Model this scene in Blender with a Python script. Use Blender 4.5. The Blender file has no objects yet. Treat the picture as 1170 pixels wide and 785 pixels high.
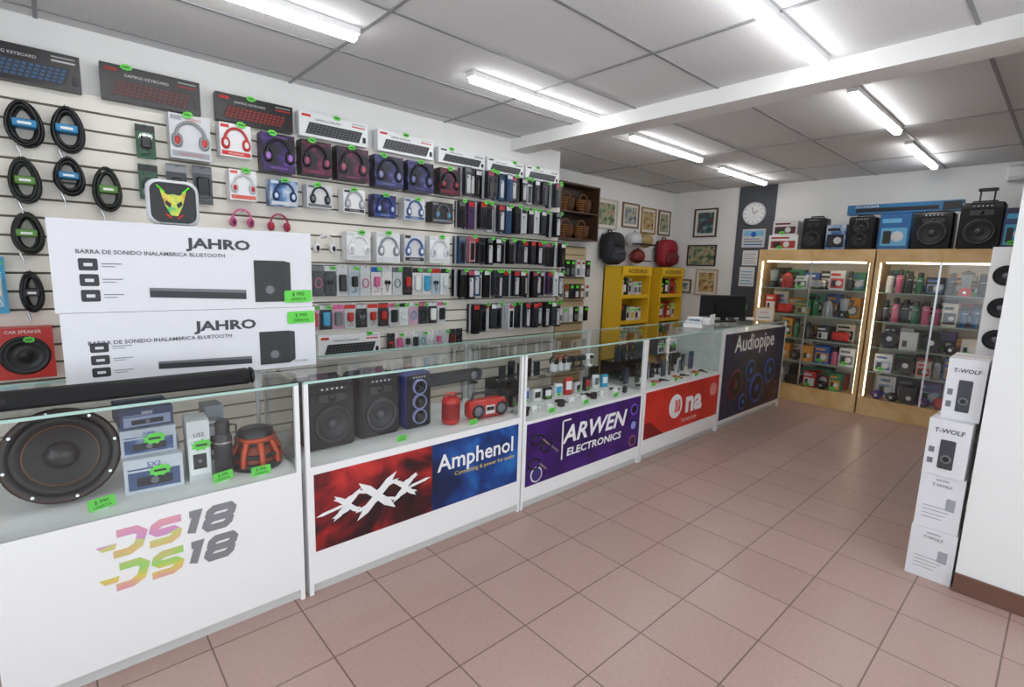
import bpy, math, random
from mathutils import Vector, Matrix
random.seed(7)
S=bpy.context.scene
PI=math.pi
# ------------------------------------------------------------ materials
_m={}
def lin(c):
    return tuple((x/12.92 if x<=0.04045 else ((x+0.055)/1.055)**2.4) for x in c)
def hexc(h):
    h=h.lstrip('#'); return lin(tuple(int(h[i:i+2],16)/255 for i in (0,2,4)))
def mat(h,rough=.5,metal=0.0,emit=0.0,var=0.06,scale=30,coat=0.0,alpha=None):
    key=(h,rough,metal,emit,var,scale,coat)
    if key in _m: return _m[key]
    m=bpy.data.materials.new("mat_"+h.strip('#')); m.use_nodes=True
    nt=m.node_tree; b=nt.nodes["Principled BSDF"]; c=hexc(h)
    b.inputs["Roughness"].default_value=rough; b.inputs["Metallic"].default_value=metal
    b.inputs["Coat Weight"].default_value=coat
    if emit>0:
        b.inputs["Base Color"].default_value=(*c,1)
        b.inputs["Emission Color"].default_value=(*c,1); b.inputs["Emission Strength"].default_value=emit
    else:
        tc=nt.nodes.new("ShaderNodeTexCoord"); n=nt.nodes.new("ShaderNodeTexNoise"); n.inputs["Scale"].default_value=scale
        r=nt.nodes.new("ShaderNodeMix"); r.data_type='RGBA'
        r.inputs[6].default_value=(*[x*(1-var) for x in c],1); r.inputs[7].default_value=(*[min(1,x*(1+var)) for x in c],1)
        nt.links.new(tc.outputs["Object"],n.inputs["Vector"]); nt.links.new(n.outputs["Fac"],r.inputs[0]); nt.links.new(r.outputs[2],b.inputs["Base Color"])
    _m[key]=m; return m
def art(name,cols,scale=6,kind='noise',rough=.4,detail=3,dist=0.0):
    if name in _m: return _m[name]
    m=bpy.data.materials.new(name); m.use_nodes=True; nt=m.node_tree; b=nt.nodes["Principled BSDF"]
    b.inputs["Roughness"].default_value=rough
    tc=nt.nodes.new("ShaderNodeTexCoord")
    n=nt.nodes.new("ShaderNodeTexNoise"); n.inputs["Detail"].default_value=detail; n.inputs["Distortion"].default_value=dist; out=n.outputs["Fac"]
    n.inputs["Scale"].default_value=scale
    nt.links.new(tc.outputs["Object"],n.inputs["Vector"])
    r=nt.nodes.new("ShaderNodeValToRGB"); e=r.color_ramp.elements
    lo,hi=(.32,.68)
    while len(e)<len(cols): e.new(.5)
    for i,c in enumerate(cols):
        e[i].position=lo+(hi-lo)*i/max(1,len(cols)-1); e[i].color=(*hexc(c),1)
    nt.links.new(out,r.inputs[0]); nt.links.new(r.outputs[0],b.inputs["Base Color"])
    _m[name]=m; return m
def glass():
    if 'glass' in _m: return _m['glass']
    m=bpy.data.materials.new("clear_glass"); m.use_nodes=True; nt=m.node_tree; nt.nodes.clear()
    o=nt.nodes.new("ShaderNodeOutputMaterial"); t=nt.nodes.new("ShaderNodeBsdfTransparent"); t.inputs[0].default_value=(.975,.99,.985,1)
    g=nt.nodes.new("ShaderNodeBsdfGlossy"); g.inputs["Roughness"].default_value=.03
    l=nt.nodes.new("ShaderNodeLayerWeight"); l.inputs[0].default_value=.5
    p=nt.nodes.new("ShaderNodeMath"); p.operation='POWER'; p.inputs[1].default_value=4
    q=nt.nodes.new("ShaderNodeMath"); q.operation='MULTIPLY_ADD'; q.inputs[1].default_value=.5; q.inputs[2].default_value=.03
    x=nt.nodes.new("ShaderNodeMixShader")
    L=nt.links.new; L(l.outputs["Facing"],p.inputs[0]); L(p.outputs[0],q.inputs[0]); L(q.outputs[0],x.inputs[0]); L(t.outputs[0],x.inputs[1]); L(g.outputs[0],x.inputs[2]); L(x.outputs[0],o.inputs[0])
    _m['glass']=m; return m
def glass_edge():
    return mat('#a9c8be',.2,0,0,.05)
WHITE=mat('#e9e9e8',.45,0,0,.015); WHITEG=mat('#e6e8e9',.3,0,0,.02); BLACK=mat('#141416',.4); BLACKM=mat('#0c0c0d',.7); GREY=mat('#6d7075',.5)
DGREY=mat('#2c2d31',.5); CHROME=mat('#c8cacc',.25,1.0); RED=mat('#c9201f',.4); GREEN=mat('#5cf02a',.6); TAGG=mat('#63d24a',.6)
BLUE=mat('#1d5fb4',.4); YEL=mat('#e6b91f',.45); WOOD=art('birch_wood',['#cfa56b','#dcb981','#e4c593'],3,'noise',.45,6,1.5)
# ------------------------------------------------------------ mesh builder
class B:
    def __init__(s): s.v=[];s.f=[];s.mi=[];s.sm=[];s.mats=[];s.T=Matrix.Identity(4)
    def slot(s,m):
        if m not in s.mats: s.mats.append(m)
        return s.mats.index(m)
    def add(s,vs,fs,m,smooth=False):
        o=len(s.v); k=s.slot(m)
        s.v+= [tuple(s.T@Vector(p)) for p in vs]
        for f in fs: s.f.append([i+o for i in f]); s.mi.append(k); s.sm.append(smooth)
    def box(s,x0,x1,y0,y1,z0,z1,m):
        if x0>x1:x0,x1=x1,x0
        if y0>y1:y0,y1=y1,y0
        if z0>z1:z0,z1=z1,z0
        v=[(x0,y0,z0),(x1,y0,z0),(x1,y1,z0),(x0,y1,z0),(x0,y0,z1),(x1,y0,z1),(x1,y1,z1),(x0,y1,z1)]
        s.add(v,[(0,3,2,1),(4,5,6,7),(0,1,5,4),(1,2,6,5),(2,3,7,6),(3,0,4,7)],m)
    def rbox(s,x0,x1,y0,y1,z0,z1,m,r=.01,c=None,n=4):
        c=min(r*.6,(y1-y0)*.3) if c is None else c
        def prof(ins,y):
            a0,a1,b0,b1=x0+ins,x1-ins,z0+ins,z1-ins; rr=max(min(r,(a1-a0)/2-1e-5,(b1-b0)/2-1e-5),1e-5); P=[]
            for cx,cz,st in ((a1-rr,b1-rr,0),(a0+rr,b1-rr,PI/2),(a0+rr,b0+rr,PI),(a1-rr,b0+rr,1.5*PI)):
                for i in range(n+1):
                    a=st+PI/2*i/n; P.append((cx+rr*math.cos(a),y,cz+rr*math.sin(a)))
            return P
        rings=[prof(c,y0),prof(0,y0+c),prof(0,y1-c),prof(c,y1)]
        N=len(rings[0]); V=sum(rings,[]); F=[]
        for k in range(3):
            for i in range(N):
                j=(i+1)%N; F.append((k*N+i,k*N+j,(k+1)*N+j,(k+1)*N+i))
        s.add(V,F,m,True); s.add(rings[0],[tuple(range(N))],m); s.add(rings[3],[tuple(reversed(range(N)))],m)
    def lathe(s,prof,o,ax,m,n=24,smooth=True,sx=1,sy=1):
        a=Vector(ax).normalized(); t=Vector((0,0,1)) if abs(a.z)<.9 else Vector((1,0,0))
        u=a.cross(t).normalized(); w=a.cross(u); o=Vector(o); V=[];F=[]
        for r,h in prof:
            for i in range(n):
                g=2*PI*i/n; V.append(tuple(o+a*h+u*(r*sx*math.cos(g))+w*(r*sy*math.sin(g))))
        for k in range(len(prof)-1):
            for i in range(n):
                j=(i+1)%n; F.append((k*n+i,(k+1)*n+i,(k+1)*n+j,k*n+j))
        s.add(V,F,m,smooth)
        for k,rev in ((0,False),(len(prof)-1,True)):
            if prof[k][0]>1e-4:
                R=list(range(k*n,k*n+n)); s.add([V[i] for i in R],[tuple(range(n)) if not rev else tuple(reversed(range(n)))],m)
    def ring(s,prof,o,ax,m,n=24):
        a=Vector(ax).normalized(); t=Vector((0,0,1)) if abs(a.z)<.9 else Vector((1,0,0))
        u=a.cross(t).normalized(); w=a.cross(u); o=Vector(o); V=[];F=[]
        for r,h in prof:
            for i in range(n):
                g=2*PI*i/n; V.append(tuple(o+a*h+u*(r*math.cos(g))+w*(r*math.sin(g))))
        for k in range(len(prof)-1):
            for i in range(n):
                j=(i+1)%n; F.append((k*n+i,(k+1)*n+i,(k+1)*n+j,k*n+j))
        s.add(V,F,m,True)
    def cyl(s,p0,p1,r0,m,r1=None,n=16):
        d=Vector(p1)-Vector(p0); s.lathe([(r0,0),(r0 if r1 is None else r1,d.length)],p0,d,m,n)
    def tube(s,P,r,m,n=6,closed=False):
        P=[Vector(p) for p in P]; N=len(P); V=[];F=[]; up=Vector((0,0,1)); pu=None
        for i in range(N):
            a=P[(i-1)%N] if (closed or i>0) else P[i]; b=P[(i+1)%N] if (closed or i<N-1) else P[i]
            t=(b-a); t=t.normalized() if t.length>1e-9 else Vector((1,0,0))
            if pu is None:
                q=up if abs(t.z)<.9 else Vector((1,0,0)); u=t.cross(q).normalized()
            else:
                u=(pu-t*pu.dot(t)); u=u.normalized() if u.length>1e-6 else t.cross(Vector((0,1,0))).normalized()
            pu=u; w=t.cross(u)
            for k in range(n):
                g=2*PI*k/n; V.append(tuple(P[i]+u*(r*math.cos(g))+w*(r*math.sin(g))))
        for i in range(N if closed else N-1):
            for k in range(n):
                j=(i+1)%N; l=(k+1)%n; F.append((i*n+k,i*n+l,j*n+l,j*n+k))
        s.add(V,F,m,True)
    def ell(s,c,rx,ry,rz,m,n=16,k=10,e=1.0):
        V=[];F=[]
        def p(x): return math.copysign(abs(x)**e,x)
        for i in range(k+1):
            t=-PI/2+PI*i/k
            for j in range(n):
                g=2*PI*j/n; V.append((c[0]+rx*p(math.cos(t))*p(math.cos(g)),c[1]+ry*p(math.cos(t))*p(math.sin(g)),c[2]+rz*p(math.sin(t))))
        for i in range(k):
            for j in range(n):
                l=(j+1)%n; F.append((i*n+j,i*n+l,(i+1)*n+l,(i+1)*n+j))
        s.add(V,F,m,True)
    def poly(s,pts,y,m,t=.001):
        n=len(pts); V=[(a,y,b) for a,b in pts]+[(a,y+t,b) for a,b in pts]
        F=[tuple(range(n)),tuple(reversed(range(n,2*n)))]+[(i,(i+1)%n,n+(i+1)%n,n+i) for i in range(n)]
        s.add(V,F,m)
    def ribbon(s,pts,y,hw,m):
        # flat mitred stroke in XZ
        n=len(pts); L=[];R=[]
        for i in range(n):
            a=Vector(pts[max(0,i-1)]); b=Vector(pts[min(n-1,i+1)]); c=Vector(pts[i])
            d1=(c-a).normalized() if i>0 else (b-c).normalized(); d2=(b-c).normalized() if i<n-1 else d1
            t=(d1+d2).normalized(); nn=Vector((-t.y,t.x)); k=hw/max(.5,nn.dot(Vector((-d1.y,d1.x))))
            L.append(c+nn*k); R.append(c-nn*k)
        for i in range(n-1):
            s.poly([tuple(L[i]),tuple(L[i+1]),tuple(R[i+1]),tuple(R[i])],y,m,.0008)
    def text(s,txt,size,x,y,z,m,align='CENTER',shear=0.0,bold=0.0,sx=1.0):
        cu=bpy.data.curves.new("t",'FONT'); cu.body=txt; cu.size=size; cu.align_x=align; cu.shear=shear; cu.offset=bold; cu.resolution_u=2
        ob=bpy.data.objects.new("t",cu); S.collection.objects.link(ob)
        dg=bpy.context.evaluated_depsgraph_get(); me=bpy.data.meshes.new_from_object(ob.evaluated_get(dg))
        V=[(x+v.co.x*sx,y,z+v.co.y) for v in me.vertices]; F=[tuple(p.vertices) for p in me.polygons]
        s.add(V,F,m); bpy.data.objects.remove(ob); bpy.data.meshes.remove(me); bpy.data.curves.remove(cu)
    def done(s,name,loc=(0,0,0),rz=0,rx=0,ry=0):
        me=bpy.data.meshes.new(name); me.from_pydata(s.v,[],s.f)
        for m in s.mats: me.materials.append(m)
        me.polygons.foreach_set("material_index",s.mi); me.polygons.foreach_set("use_smooth",s.sm); me.update()
        o=bpy.data.objects.new(name,me); S.collection.objects.link(o); o.location=loc; o.rotation_euler=(rx,ry,rz); return o
RX=-PI/2
U=random.uniform
# ------------------------------------------------------------ room
CH=2.6
def plane_mat(name,fn):
    m=bpy.data.materials.new(name); m.use_nodes=True; fn(m.node_tree,m.node_tree.nodes["Principled BSDF"]); return m
def floor_fn(nt,b):
    tc=nt.nodes.new("ShaderNodeTexCoord"); mp=nt.nodes.new("ShaderNodeMapping"); br=nt.nodes.new("ShaderNodeTexBrick")
    br.offset=0; br.squash=1; br.inputs["Scale"].default_value=1; br.inputs["Brick Width"].default_value=.33; br.inputs["Row Height"].default_value=.33
    br.inputs["Mortar Size"].default_value=.003; br.inputs["Mortar Smooth"].default_value=.1
    br.inputs["Color1"].default_value=(*hexc('#b0938a'),1); br.inputs["Color2"].default_value=(*hexc('#aa8d83'),1); br.inputs["Mortar"].default_value=(*hexc('#6e5850'),1)
    n=nt.nodes.new("ShaderNodeTexNoise"); n.inputs["Scale"].default_value=60; n.inputs["Detail"].default_value=4
    mx=nt.nodes.new("ShaderNodeMix"); mx.data_type='RGBA'; mx.blend_type='OVERLAY'; mx.inputs[0].default_value=.12
    L=nt.links.new; L(tc.outputs["Object"],mp.inputs[0]); L(mp.outputs[0],br.inputs[0]); L(tc.outputs["Object"],n.inputs[0])
    L(br.outputs["Color"],mx.inputs[6]); L(n.outputs["Fac"],mx.inputs[7]); L(mx.outputs[2],b.inputs["Base Color"])
    b.inputs["Roughness"].default_value=.3
    bp=nt.nodes.new("ShaderNodeBump"); bp.inputs["Strength"].default_value=.3; bp.inputs["Distance"].default_value=.002; bp.invert=True
    L(br.outputs["Fac"],bp.inputs["Height"]); L(bp.outputs[0],b.inputs["Normal"])
FLOORM=plane_mat("floor_tiles",floor_fn)
def ceil_fn(nt,b):
    tc=nt.nodes.new("ShaderNodeTexCoord"); n=nt.nodes.new("ShaderNodeTexNoise"); n.inputs["Scale"].default_value=120; n.inputs["Detail"].default_value=3
    r=nt.nodes.new("ShaderNodeValToRGB"); r.color_ramp.elements[0].position=.35; r.color_ramp.elements[1].position=.6
    r.color_ramp.elements[0].color=(*hexc('#d0d1d2'),1); r.color_ramp.elements[1].color=(*hexc('#dddddd'),1)
    L=nt.links.new; L(tc.outputs["Object"],n.inputs[0]); L(n.outputs[0],r.inputs[0]); L(r.outputs[0],b.inputs["Base Color"]); b.inputs["Roughness"].default_value=.9
CEILM=plane_mat("ceiling_tiles",ceil_fn)
WALLM=mat('#e6e6e4',.7,0,0,.02,4); TRIMG=mat('#8f9194',.5)
X0,X1,Y0,Y1=-1.4,7.0,-1.6,4.2
b=B(); b.box(X0-.1,X1+.1,Y0-.1,Y1+.1,-.1,0,FLOORM); b.done("floor")
b=B(); b.box(X0-.1,X1+.1,Y0-.1,Y1+.1,CH,CH+.1,CEILM); b.done("ceiling")
b=B()
for x in [1.25+1.22*i for i in range(-3,6)]:
    if X0<x<X1: b.box(x-.009,x+.009,Y0,Y1,CH-.006,CH,TRIMG)
for y in [.45+.61*i for i in range(-4,7)]:
    if Y0<y<Y1: b.box(X0,X1,y-.009,y+.009,CH-.005,CH,TRIMG)
b.done("trim_1")
b=B(); b.box(X1,X1+.1,Y0-.1,Y1+.1,0,CH,WALLM); b.done("wall_east")
b=B(); b.box(3.87,X1,Y1,Y1+.1,0,CH,WALLM); b.done("wall_north")
b=B(); b.box(X0,3.87,3.63,3.75,0,CH,WALLM); b.done("wall_slat")
b=B(); b.box(3.77,3.87,3.75,4.2,0,CH,WALLM); b.done("wall_return")
b=B(); b.box(X0-.1,X0,Y0-.1,4.2,0,.5,WALLM); b.box(X0-.1,X0,Y0-.1,4.2,2.35,CH,WALLM); b.box(X0-.1,X0,1.9,4.2,.5,2.35,WALLM); b.box(X0-.1,X0,-1.6,-1.3,.5,2.35,WALLM); b.done("wall_west")
b=B(); b.box(X0,-.9,Y0-.1,Y0,0,CH,WALLM); b.box(3.4,X1,Y0-.1,Y0,0,CH,WALLM); b.box(-.9,3.4,Y0-.1,Y0,2.4,CH,WALLM); b.box(-.9,3.4,Y0-.1,Y0,0,.12,WALLM); b.done("wall_south")
b=B()
for x in (-.9,.5,1.9,3.34): b.box(x,x+.06,Y0-.08,Y0-.02,.12,2.4,GREY)
b.box(-.9,3.4,Y0-.08,Y0-.02,.12,.18,GREY); b.box(-.9,3.4,Y0-.08,Y0-.02,2.34,2.4,GREY); b.done("window_1")
b=B()
for y in (-1.3,.3,1.84): b.box(X0-.08,X0-.02,y,y+.06,.5,2.35,GREY)
b.box(X0-.08,X0-.02,-1.3,1.9,.5,.56,GREY); b.box(X0-.08,X0-.02,-1.3,1.9,2.29,2.35,GREY); b.done("window_2")
b=B(); b.box(3.2,3.4,Y0,3.63,2.5,CH,WALLM); b.done("trim_2")
b=B(); b.box(3.05,3.4,Y0,.2,0,2.5,WALLM); b.done("wall_pier")
BSB=mat('#6b4a3c',.5)
b=B(); b.box(3.035,3.05,Y0,.2,0,.09,BSB); b.done("baseboard_pier")
b=B(); b.box(6.985,7.0,2.72,3.2,0,CH,mat('#4d5056',.6)); b.done("wall_column")
# ------------------------------------------------------------ ceiling tube lights
TUBE=mat('#ffffff',.5,0,21.0)
for (xa,ya) in [(.03,2.58),(1.95,2.6),(3.72,2.68),(5.45,2.74),(.03,1.06),(1.95,1.06),(3.72,1.07),(5.45,1.1)]:
    b=B(); b.box(xa,xa+1.2,ya-.03,ya+.03,CH-.03,CH-.0,WHITE); b.rbox(-.024,.024,0,1.18,-.02,.012,TUBE,.012)
    n=len(b.v)
    for i in range(8,n):
        p=b.v[i]; b.v[i]=(xa+.01+p[1],ya+p[0],CH-.04+p[2])
    b.done("ceiling_tube_light")
# ------------------------------------------------------------ slatwall
SLAT=mat('#e8e3d8',.45,0,0,.02,5); SLD=mat('#7d7668',.8)
b=B(); b.box(-1.3,3.85,3.622,3.63,0,2.27,SLD)
z=.03
while z<2.2:
    b.box(-1.3,3.85,3.6,3.622,z,z+.082,SLAT); z+=.094
b.box(3.85,3.87,3.6,3.63,0,2.27,CHROME); b.done("slat_display_board")
SW=3.6
def hook(m,z,l=.12,x=0):
    m.tube([(x,0,z),(x,-l,z),(x,-l,z+.012)],.0025,CHROME,5)
def tag(m,x,y,z,w=.05,h=.025,rot=0.0,mt=None):
    P=[]; n=9
    for i in range(2*n):
        a=2*PI*i/(2*n); k=1.0 if i%2==0 else .78
        xx=w/2*k*math.cos(a); zz=h/2*k*1.15*math.sin(a); P.append((x+xx*math.cos(rot)-zz*math.sin(rot),z+xx*math.sin(rot)+zz*math.cos(rot)))
    m.poly(P,y,mt or TAGG,.0008)
    m.box(x-w*.25,x+w*.25,y-.0012,y-.0002,z-h*.1,z+h*.1,DGREY)
TXG=mat('#173a17',.7)
def tagcard(m,x,y,z,w=.12,h=.05,rot=0.0,txt=None):
    T=m.T.copy(); m.T=T@Matrix.Translation((x,y,z))@Matrix.Rotation(-rot,4,'Y')
    m.rbox(-w/2,w/2,0,.001,-h/2,h/2,TAGG,h*.15,.0002)
    m.text(txt or "$ 990",h*.42,0,-.001,h*.04,TXG); m.text("OFERTA",h*.34,0,-.001,-h*.36,TXG)
    m.T=T
def kbd_box(x0,x1,z0,z1,base,keyb,key,acc,d=.06,slab=True):
    w,h=x1-x0,z1-z0; m=B(); m.box(-w/2,w/2,-d,0,0,h,base)
    y=-d-.001
    m.poly([(-w*.42,h*.12),(w*.36,h*.12),(w*.42,h*.6),(-w*.36,h*.6)],y-.001,keyb)
    for r in range(4):
        for c in range(14):
            t=(r+.18)/4.1; zz=h*(.14+.44*t); off=w*.06*t; xx=-w*.4+off+w*.75*c/14
            m.box(xx,xx+w*.036,y-.0025,y-.001,zz,zz+h*.065,key)
    m.box(-w*.46,-w*.34,y-.001,y,h*.8,h*.9,acc); m.box(w*.26,w*.46,y-.001,y,h*.74,h*.79,acc); m.box(w*.26,w*.46,y-.001,y,h*.86,h*.89,mat('#a9a9a9'))
    m.rbox(w*.42,w*.47,y-.003,y,h*.15,h*.4,keyb,h*.06,.0005)
    m.text("GAMING KEYBOARD",h*.12,-w*.28,y-.001,h*.7,mat('#c4c4c4') if base!=WHITEG else DGREY,'LEFT')
    if random.random()<.8: tag(m,w*U(-.3,.35),y-.004,h*.97,.06,.03)
    return m.done("keyboard_box",((x0+x1)/2,SW,z0),0,0)
BKB=mat('#18171b',.35)
WKEY=mat('#55585c',.4)
kbd_box(-.27,.18,2.262,2.43,BKB,DGREY,mat('#2c5680'),mat('#b9b9b9'))
kbd_box(.26,.71,2.262,2.44,BKB,BLACK,mat('#6a2a26'),mat('#8a2020'))
kbd_box(.79,1.23,2.262,2.42,BKB,mat('#300d0d'),mat('#8e2a20'),mat('#b01818'))
kbd_box(1.27,1.75,2.262,2.42,WHITEG,DGREY,WKEY,RED)
kbd_box(1.83,2.31,2.262,2.41,WHITEG,BLACK,WKEY,RED)
kbd_box(2.36,2.83,2.262,2.38,WHITEG,BLACK,WKEY,BLACK)
kbd_box(2.86,3.29,2.262,2.38,WHITEG,BLACK,WKEY,DGREY)
kbd_box(3.32,3.76,2.262,2.38,WHITEG,DGREY,WKEY,DGREY)
kbd_box(1.36,1.84,.74,.92,WHITEG,BLACK,WKEY,RED,.05)
def hp(m,cx,cz,s,y,c1,c2,dep=.012):
    P=[(cx+s*.36*math.cos(a),y-dep*.3,cz+s*.42*math.sin(a)) for a in [PI*i/12 for i in range(13)]]
    m.tube(P,s*.045,c1,6)
    for sg in (-1,1):
        m.ell((cx+sg*s*.33,y,cz-s*.1),s*.14,dep,s*.2,c1,12,8,.85)
        m.ell((cx+sg*s*.33,y-dep*.6,cz-s*.1),s*.08,dep*.7,s*.12,c2,12,8)
def hp_box(x0,x1,z0,z1,base,c1,c2,panel,d=.09,nm="headphone_box"):
    w,h=x1-x0,z1-z0; m=B(); hook(m,h-.005,.06)
    m.box(-w/2,w/2,-.02-d,-.02,0,h,base); y=-.02-d
    m.box(-w*.46,w*.46,y-.001,y,h*.04,h*.17,panel); m.box(-w*.46,-w*.2,y-.001,y,h*.86,h*.96,panel)
    m.text("STEREO",h*.09,w*.1,y-.0015,h*.87,c2); m.text("HEADPHONE",h*.075,0,y-.0015,h*.075,c2)
    hp(m,0,h*.48,min(w,h)*1.0,y-.006,c1,c2)
    if random.random()<.85: tag(m,w*U(-.25,.25),y-.014,h*.99,.06,.034,U(-.3,.3))
    return m.done(nm,((x0+x1)/2,SW,z0))
PURB=art('purple_box',['#0c0a14','#15101f','#34205a','#6a3c9c'],9); BLKG=art('black_game_box',['#0b0b0e','#131218','#3b1b34','#7a2c50'],11)
DBL=art('dark_blue_box',['#0d0e18','#171930','#34356c','#7276ac'],9); BLB=art('blue_box',['#20407a','#4a74ac','#a8bcd4','#e0e6ec'],9)
LGB=mat('#cfd1d4',.4); HR=mat('#c0302a',.35); PINK=mat('#cf5f90',.4); CY=mat('#3a9fca',.4)
LPUR=mat('#a36ac4',.35)
for a in [(.54,.74,2.0,2.24,LGB,mat('#8b8d90'),HR,mat('#9a9da2')),(.79,.96,2.05,2.24,WHITEG,HR,WHITE,RED),(1.02,1.22,2.0,2.23,PURB,BLACK,LPUR,mat('#3a2460')),
 (1.26,1.46,2.01,2.23,BLKG,BLACK,mat('#b04e78'),mat('#5a2038')),(1.5,1.73,2.01,2.23,BLKG,DGREY,mat('#b05a70'),mat('#40223a')),(1.78,2.01,2.0,2.22,DBL,mat('#20202c'),mat('#8a90b8'),mat('#3a4070')),
 (2.05,2.28,2.0,2.22,DBL,mat('#15151c'),mat('#7078a8'),mat('#352c60')),(2.34,2.53,2.01,2.21,BLKG,BLACK,mat('#a03038'),mat('#601828')),
 (.83,.98,1.8,1.98,WHITEG,mat('#c9c9c9'),HR,mat('#d8685a')),(1.06,1.23,1.79,1.95,BLB,mat('#24365e'),mat('#c8d8f0'),LGB),(1.29,1.46,1.8,1.95,LGB,BLACK,GREY,GREY),
 (1.54,1.70,1.79,1.95,WHITEG,mat('#9a9da4'),LGB,DGREY),(1.77,1.95,1.78,1.94,DBL,mat('#1d3f80'),mat('#b0c0dc'),mat('#2a4a8a')),(2.02,2.2,1.78,1.94,LGB,mat('#30588e'),WHITE,mat('#3a5a8a')),(2.27,2.47,1.78,1.94,DGREY,mat('#5d6066'),CY,GREY),
 (1.56,1.74,1.46,1.66,WHITEG,mat('#f4f4f4',.3),mat('#b4b4b8'),LGB),(1.79,1.98,1.45,1.67,WHITEG,mat('#8a929c'),WHITE,LGB),(2.02,2.2,1.46,1.67,LGB,mat('#3a5f98'),WHITE,DGREY),(2.25,2.44,1.46,1.67,WHITEG,mat('#d8d8de',.3),mat('#a0a4b0'),LGB)]:
    hp_box(*a)
def phones(x,z,w,c1,c2,nm="headphones"):
    m=B(); hook(m,w*.62,.09)
    m.T=Matrix.Translation((0,-.06,0)); hp(m,0,w*.3,w,0,c1,c2,.028); m.done(nm,(x,SW,z))
phones(1.42,1.5,.17,mat('#e8e8ea',.3),BLACK); phones(.9,1.64,.15,PINK,mat('#7b2a50')); phones(1.12,1.63,.15,mat('#a83a60'),HR)
def blister(x0,x1,z0,z1,card,prod,kind,head=None):
    w,h=x1-x0,z1-z0; m=B(); hook(m,h-.012,.06)
    m.box(-w/2,w/2,-.045,-.043,0,h,card); m.box(-w/2,w/2,-.0465,-.045,h*.8,h*.97,head or card)
    if kind=='buds': 
        m.ell((-w*.15,-.058,h*.45),w*.14,.012,w*.2,prod); m.ell((w*.15,-.058,h*.45),w*.14,.012,w*.2,prod)
        m.tube([(-w*.15,-.055,h*.4),(-w*.05,-.055,h*.15),(w*.05,-.055,h*.15),(w*.15,-.055,h*.4)],.002,prod,5)
    elif kind=='charger': m.rbox(-w*.25,w*.25,-.075,-.046,h*.3,h*.65,prod,.008); m.tube([(0,-.055,h*.3),(w*.2,-.055,h*.15),(-w*.2,-.055,h*.12)],.0025,prod,5)
    elif kind=='cable':
        m.tube([(w*.28*math.cos(a),-.052,h*.42+w*.4*math.sin(a)) for a in [2*PI*i/16 for i in range(16)]],.004,prod,6,True)
    else: m.rbox(-w*.32,w*.32,-.07,-.046,h*.15,h*.7,prod,.01)
    m.rbox(-w*.42,w*.42,-.08,-.0455,h*.08,h*.76,glass(),.012)
    if random.random()<.5: tag(m,w*.1,-.082,h*.9,.05,.026,U(-.3,.3))
    return m
KINDS=[('buds','boxed_earbuds'),('charger','charger_blister_pack'),('cable','cable_blister_pack'),('case','gadget_blister_pack')]
def bl(x0,x1,z0,z1,card,prod,k,head=None):
    kd,nm=KINDS[k]; m=blister(x0,x1,z0,z1,card,prod,kd,head); m.done(nm,((x0+x1)/2,SW,z0))
bl(.39,.48,1.98,2.16,mat('#2f5a40'),BLACK,1,BLACK); bl(.39,.48,1.76,1.95,mat('#335a44'),DGREY,2,BLACK); bl(.52,.62,1.76,1.97,mat('#4a4d52'),BLACK,1,mat('#8a8d92')); bl(.65,.75,1.76,1.98,mat('#52555a'),BLACK,3,GREY)
pal=[WHITEG,LGB,mat('#3a4046'),mat('#b9c4d0'),mat('#20242a'),mat('#e9e2e2'),DGREY]; pp=[WHITE,BLACK,DGREY,BLACK,GREY,HR,PINK,CY]
x=1.33
while x<2.45:
    bl(x,x+.082,1.2,1.42,random.choice(pal),random.choice(pp),random.randrange(4),random.choice([GREY,BLUE,HR,LGB,DGREY])); x+=.089
x=1.2
while x<2.45:
    bl(x,x+.082,.96,1.14,random.choice([WHITEG,LGB,mat('#d8a8c0'),mat('#30343a'),DGREY]),random.choice(pp),random.randrange(4),random.choice([GREY,PINK,LGB,DGREY,HR])); x+=.09
x=1.9
while x<2.6:
    bl(x,x+.066,.76,.9,random.choice(pal),random.choice(pp),random.randrange(4)); x+=.074
def packrow(x0,x1,z0,z1,step,nm):
    m=B(); x=x0; h=z1-z0
    pc=[mat('#17181c',.3),mat('#24262c',.3),mat('#0f1013',.3),mat('#33363d',.3),LGB,mat('#7a2a32'),mat('#b8bbc0'),mat('#4a2e56'),mat('#2a4668'),mat('#a87a80')]
    while x+step*.85<x1:
        w=step*.84; c=random.choice(pc[:4]) if random.random()<.6 else random.choice(pc)
        hd=random.choice([HR,LGB,WHITEG,BLACK,DGREY,GREY,mat('#b04a6a')])
        l=U(.06,.17); hh=h*U(.88,1)
        m.tube([(x+w/2,0,z1-.01),(x+w/2,-l-.03,z1-.01),(x+w/2,-l-.03,z1+.004)],.002,CHROME,4)
        for q in range(4):
            y=-l*(q+1)/4; m.box(x,x+w,y,y+.012,z1-hh,z1,LGB if q==1 else c)
        m.box(x+w*.06,x+w*.94,-l-.001,-l,z1-h*.17,z1-.006,hd)
        m.rbox(x+w*.2,x+w*.8,-l-.008,-l,z1-hh*.93,z1-hh*.27,random.choice([mat('#08080a',.2),mat('#1c1e24',.2),c,mat('#b8babe',.3)]),.008)
        m.box(x+w*.25,x+w*.38,-l-.010,-l-.008,z1-hh*.4,z1-hh*.31,BLACK)
        if random.random()<.45: tag(m,x+w/2,-l-.036,z1-.004,.055,.032)
        x+=step
    m.done(nm,(0,SW,0))
packrow(2.58,3.84,2.02,2.25,.075,"phone_case_packs"); packrow(2.56,3.84,1.74,1.98,.078,"phone_case_packs")
packrow(2.54,3.84,1.45,1.69,.075,"phone_case_packs"); packrow(2.52,3.84,1.16,1.41,.078,"phone_case_packs"); packrow(2.7,3.84,.85,1.11,.076,"phone_case_packs")
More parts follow.
